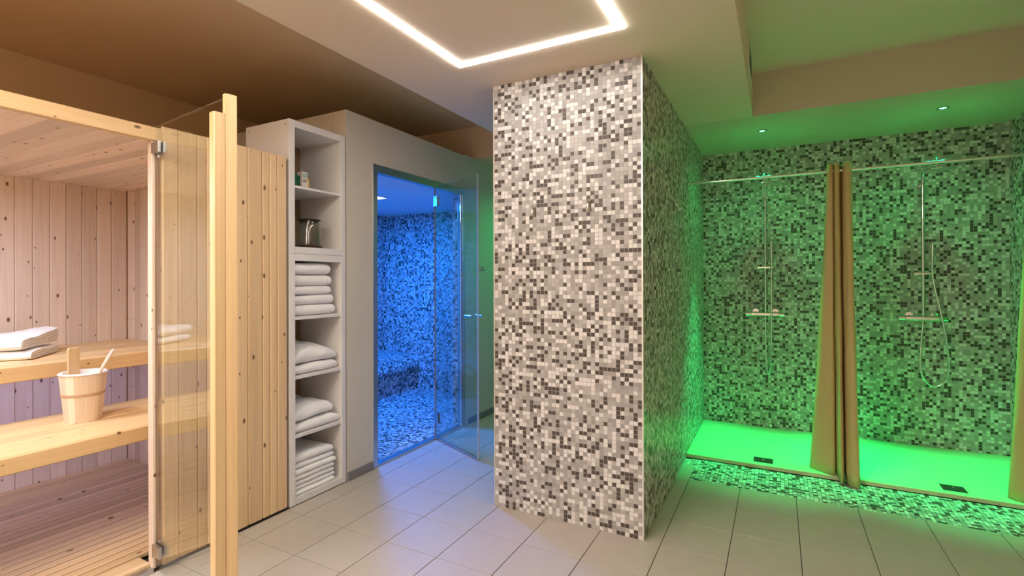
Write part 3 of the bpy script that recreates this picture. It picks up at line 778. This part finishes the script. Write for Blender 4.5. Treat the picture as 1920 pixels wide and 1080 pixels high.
hook('small chrome hook on the mosaic pillar front, the one nearer its shower corner', (-0.864, PY, 1.682), 0)
hook('small hook on the green-lit side of the mosaic pillar', (PX1, 3.391, 1.765), PI/2)

# ------------------------------------------------------------------ shower tray
st_ = thing('shower_tray', 'long low stone-coloured shower tray with two drains', 'shower tray', (0.43, 4.39, 0))
MB().board((PX1+0.002, 3.885, -0.001), (XR-0.002, YB-0.003, 0.030), 'x', 0.003).build('tray', MT['tray'], st_)
for (x0, x1) in ((-0.152, -0.032), (0.870, 0.985)):
    dr = MB().board((x0, 3.935, 0.0302), (x1, 4.035, 0.0325), 'z', 0.001).build('drain_cover', MT['drain'], st_)
    MB().lathe(((x0+x1)/2, 3.995, 0.0326), [(0.0, 0), (0.006, 0), (0.005, 0.003), (0, 0.0035)], 12).build('screw', MT['chrome'], dr, smooth=True)
kn_ = thing('wall_plug', 'tiny chrome plug at the foot of the shower back wall', 'plug', (-0.056, YB-0.004, 0.045))
MB().tube([(-0.056, YB-0.002, 0.048), (-0.056, YB-0.020, 0.048)], [0.016, 0.014], 16).build('plug_face', MT['chrome'], kn_, smooth=True)
struct('trim_tray', MB().box((PX1+0.003, 3.8825, -0.001), (XR-0.003, 3.8848, 0.004)), MT['black'])

# ------------------------------------------------------------------ showers
def shower(x, label, hose_pts, zs):
    yw = YB-0.0012; yb = YB-0.06
    t = thing('shower_set', label, 'shower', (x, yw, 1.0), 'chrome showers on the mosaic wall')
    top = 2.075; yh = 4.46
    pts = [(x, yb, 1.0), (x, yb, 1.45), (x, yb, top-0.06)]
    MB().tube(pts, 0.0095, 14).build('riser_pipe', MT['chrome'], t, smooth=True)
    arc = [(x, yb, top-0.06)]
    for q in range(1, 9):
        a = PI/2*q/8; arc.append((x, yb-0.06*(1-math.cos(a)), top-0.06+0.075*math.sin(a)))
    arc += [(x, yb-0.2, top+0.045), (x, yh+0.06, top+0.062), (x, yh+0.02, top+0.058), (x, yh, top+0.035), (x, yh, top-0.02)]
    MB().tube(arc, 0.0095, 12).build('shower_arm', MT['chrome'], t, smooth=True)
    MB().lathe((x, yh, top-0.045), [(0.0, 0.0), (0.098, 0.0), (0.102, 0.003), (0.102, 0.007), (0.096, 0.011), (0.035, 0.014), (0.014, 0.026), (0.014, 0.034), (0.0, 0.034)], 48).build('rain_head', MT['chrome'], t, smooth=True)
    for z in (1.70, 1.93):
        mb = MB().lathe((x, yb, z), [(0.0095, -0.012), (0.0125, -0.012), (0.0125, 0.012), (0.0095, 0.012)], 16)
        mb.build('collar', MT['chrome'], t, smooth=True)
    MB().tube([(x, yb, 2.0), (x, yw, 2.0)], 0.007, 12).build('wall_bracket', MT['chrome'], t, smooth=True)
    MB().tube([(x, yw-0.008, 2.0), (x, yw-0.0005, 2.0)], 0.022, 20).build('bracket_rosette', MT['chrome'], t, smooth=True)
    # slider
    MB().board((x-0.058, yb-0.020, zs-0.010), (x+0.060, yb+0.014, zs+0.008), 'x', 0.004).build('slider', MT['chrome'], t)
    hx = x+0.046
    MB().tube([(hx, yb-0.035, zs-0.01), (hx, yb-0.040, zs+0.05), (hx, yb-0.044, zs+0.10), (hx, yb-0.048, zs+0.215)], [0.008, 0.008, 0.012, 0.012], 12).build('hand_shower', MT['chrome'], t, smooth=True)
    # mixer
    x0, x1, zm = x-0.150, x+0.142, 1.0
    mx = MB(); mx.board((x0+0.042, yb-0.022, zm-0.018), (x1-0.042, yb+0.020, zm+0.016), 'x', 0.008)
    mixer = mx.build('mixer_bar', MT['chrome'], t, bevel=0.001)
    for a, b_ in ((x0, x0+0.040), (x1-0.040, x1)):
        MB().tube([(a, yb-0.001, zm-0.001), (b_, yb-0.001, zm-0.001)], 0.0205, 20).build('dial', MT['chrome'], mixer, smooth=True)
    for xx_ in (x-0.075, x+0.075):
        MB().tube([(xx_, yb+0.018, zm+0.004), (xx_, yw, zm+0.012)], 0.012, 12).build('wall_union', MT['chrome'], mixer, smooth=True)
        MB().tube([(xx_, yw-0.012, zm+0.018), (xx_, yw-0.0005, zm+0.018)], [0.024, 0.033], 24).build('rosette', MT['chrome'], mixer, smooth=True)
    # hose (smooth curve through the points)
    P = [Vector(p) for p in hose_pts]; out = []
    for i in range(len(P)-1):
        p0, p1, p2, p3 = P[max(i-1, 0)], P[i], P[i+1], P[min(i+2, len(P)-1)]
        for q in range(8):
            s = q/8; out.append(0.5*((2*p1)+(p2-p0)*s+(2*p0-5*p1+4*p2-p3)*s*s+(3*p1-p0-3*p2+p3)*s**3))
    out.append(P[-1])
    MB().tube(out, 0.0065, 10).build('hose', MT['chrome'], t, smooth=True)
    return t
yb = YB-0.06
x = -0.092
shower(x, 'chrome rain shower left of the tan curtain, its hose hanging in a narrow loop',
       [(x+0.046, yb-0.035, 1.385), (x+0.046, yb-0.04, 1.2), (x+0.046, yb-0.045, 0.98), (x+0.044, yb-0.045, 0.75), (x+0.036, yb-0.03, 0.56), (x+0.020, yb-0.02, 0.497), (x+0.008, yb-0.01, 0.56), (x+0.002, yb, 0.78), (x, yb, 0.985)], 1.395)
x = 0.957
shower(x, 'chrome rain shower right of the tan curtain, its hose hanging in a wide loop',
       [(x+0.046, yb-0.035, 1.33), (x+0.065, yb-0.04, 1.2), (x+0.100, yb-0.05, 1.0), (x+0.128, yb-0.045, 0.80), (x+0.142, yb-0.03, 0.65), (x+0.125, yb-0.02, 0.55), (x+0.065, yb-0.01, 0.495), (x+0.005, yb-0.01, 0.54), (x-0.021, yb-0.01, 0.65), (x-0.012, yb, 0.82), (x, yb, 0.985)], 1.335)

# ------------------------------------------------------------------ rod and curtains
rd = thing('curtain_rod', 'long chrome curtain rod across both showers', 'curtain rod', (0.43, 4.0, 2.01))
MB().tube([(PX1+0.003, 4.0, 2.010), (XR-0.005, 4.0, 2.010)], 0.0095, 16).build('rod', MT['chrome'], rd, smooth=True)
MB().tube([(PX1+0.0022, 4.0, 2.010), (PX1+0.012, 4.0, 2.010)], 0.022, 20).build('rod_flange', MT['chrome'], rd, smooth=True)
MB().tube([(XR-0.012, 4.0, 2.010), (XR-0.0012, 4.0, 2.010)], 0.022, 20).build('rod_flange', MT['chrome'], rd, smooth=True)

def spline(P, n=6):
    out = []
    P = [Vector(p) for p in P]
    for i in range(len(P)-1):
        p0, p1, p2, p3 = P[max(i-1, 0)], P[i], P[i+1], P[min(i+2, len(P)-1)]
        for q in range(n):
            s = q/n; out.append(0.5*((2*p1)+(p2-p0)*s+(2*p0-5*p1+4*p2-p3)*s*s+(3*p1-p0-3*p2+p3)*s**3))
    out.append(P[-1]); return out
def curtain(label, top, bot, ztop, dx=0.0):
    t = thing('shower_curtain', label, 'curtain', (top[len(top)//2][0]+dx, 4.0, 0.03))
    T = spline([(a+dx, b_, 0) for a, b_ in top]); B = spline([(a+dx, b_, c_) for a, b_, c_ in bot])
    nz = 30; v = []; f = []; K = len(T)
    for i in range(nz+1):
        s = i/nz; e_ = s**1.25
        for k in range(K):
            zb_ = B[k].z; z = ztop+(zb_-ztop)*s
            wob = 0.004*noise.noise(Vector((k*0.25, s*5, 1.0)))*math.sin(PI*s)
            v.append((T[k].x*(1-e_)+B[k].x*e_+wob, T[k].y*(1-e_)+B[k].y*e_+wob, z))
    for i in range(nz):
        for k in range(K-1): f.append((i*K+k, i*K+k+1, (i+1)*K+k+1, (i+1)*K+k))
    o = MB().add(v, f).build('cloth', MT['curtain'], t, smooth=True)
    sd = o.modifiers.new('solid', 'SOLIDIFY'); sd.thickness = 0.0016; sd.offset = 0
    return t
tp = [(.300, 4.045), (.290, 4.00), (.302, 3.972), (.322, 3.985), (.327, 4.03), (.330, 3.985), (.342, 3.968), (.358, 3.985), (.364, 4.04), (.374, 4.045), (.380, 3.985), (.400, 3.962), (.423, 3.98), (.430, 4.04)]
bt = [(.262, 4.05, .033), (.188, 4.0, .033), (.215, 3.945, .033), (.312, 3.895, .033), (.330, 3.94, .033), (.334, 3.895, .033), (.346, 3.815, .014), (.364, 3.83, .014), (.369, 3.90, .034), (.376, 3.91, .034), (.382, 3.83, .012), (.412, 3.79, .008), (.443, 3.80, .010), (.452, 3.90, .034)]
curtain('tan shower curtain bunched between the two showers', tp, bt, 2.055)
tp2 = [(a+0.945+0.03, b_) for a, b_ in tp]
bt2 = [(a+0.945+0.02, b_, .033) if b_ > 3.886 else (a+0.945+0.02, 3.90, .033) for a, b_, c_ in bt]
bt2[0] = (1.26, 4.05, .033); bt2[1] = (1.170, 3.98, .033); bt2[2] = (1.19, 3.93, .033); bt2[3] = (1.26, 3.90, .033)
curtain('tan shower curtain bunched against the right-hand mosaic wall', tp2, bt2, 2.055)

# ------------------------------------------------------------------ lights you can see
ll = thing('line_light', 'thin glowing rectangular line light set into the beige dropped ceiling', 'ceiling light', ((LX0+LX1)/2, (LY0+LY1)/2, C))
zl0, zl1 = C-0.0055, C+0.006
for lo, hi in (((LX0+.0005, LY0+.0005, zl0), (LX0+LW-.0005, LY1-.0005, zl1)), ((LX1-LW+.0005, LY0+.0005, zl0), (LX1-.0005, LY1-.0005, zl1)),
               ((LX0+LW, LY1-LW+.0005, zl0), (LX1-LW, LY1-.0005, zl1)), ((LX0+LW, LY0+.0005, zl0), (LX1-LW, LY0+LW-.0005, zl1))):
    MB().box(lo, hi).build('diffuser', MT['led'], ll)
def downlight(x, y, label):
    t = thing('downlight', label, 'ceiling light', (x, y, C))
    MB().lathe((x, y, C), [(0.020, -0.0005), (0.034, -0.0005), (0.034, -0.003), (0.024, -0.005), (0.019, -0.002)], 28).build('bezel', MT['steel'], t, smooth=True)
    MB().lathe((x, y, C), [(0.0, -0.0008), (0.0185, -0.0008), (0.0185, -0.0025), (0.0, -0.004)], 24).build('lens', MT['gled'], t, smooth=True)
downlight(-0.099, 4.282, 'small green glowing downlight above the narrow-loop shower')
downlight(0.952, 4.281, 'small green glowing downlight above the wide-loop shower')
vg = thing('vent_grille', 'narrow white ventilation grille on the side of the ceiling recess', 'vent', (SX1, 3.38, 2.6))
mb = MB()
mb.box((SX1, 3.20, 2.505), (SX1+0.008, 3.56, 2.52)); mb.box((SX1, 3.20, 2.67), (SX1+0.008, 3.56, 2.685))
mb.box((SX1, 3.20, 2.52), (SX1+0.008, 3.215, 2.67)); mb.box((SX1, 3.545, 2.52), (SX1+0.008, 3.56, 2.67))
mb.build('vent_frame', MT['white'], vg)
MB().box((SX1+0.0005, 3.215, 2.52), (SX1+0.002, 3.545, 2.67)).build('vent_opening', MT['black'], vg)
for k in range(7):
    z = 2.53+k*0.02
    MB().add([(SX1+0.002, 3.216, z+0.010), (SX1+0.008, 3.216, z), (SX1+0.008, 3.544, z), (SX1+0.002, 3.544, z+0.010),
              (SX1+0.002, 3.216, z+0.012), (SX1+0.008, 3.216, z+0.002), (SX1+0.008, 3.544, z+0.002), (SX1+0.002, 3.544, z+0.012)],
             [(0, 3, 2, 1), (4, 5, 6, 7), (0, 1, 5, 4), (1, 2, 6, 5), (2, 3, 7, 6), (3, 0, 4, 7)]).build('slat', MT['white'], vg)
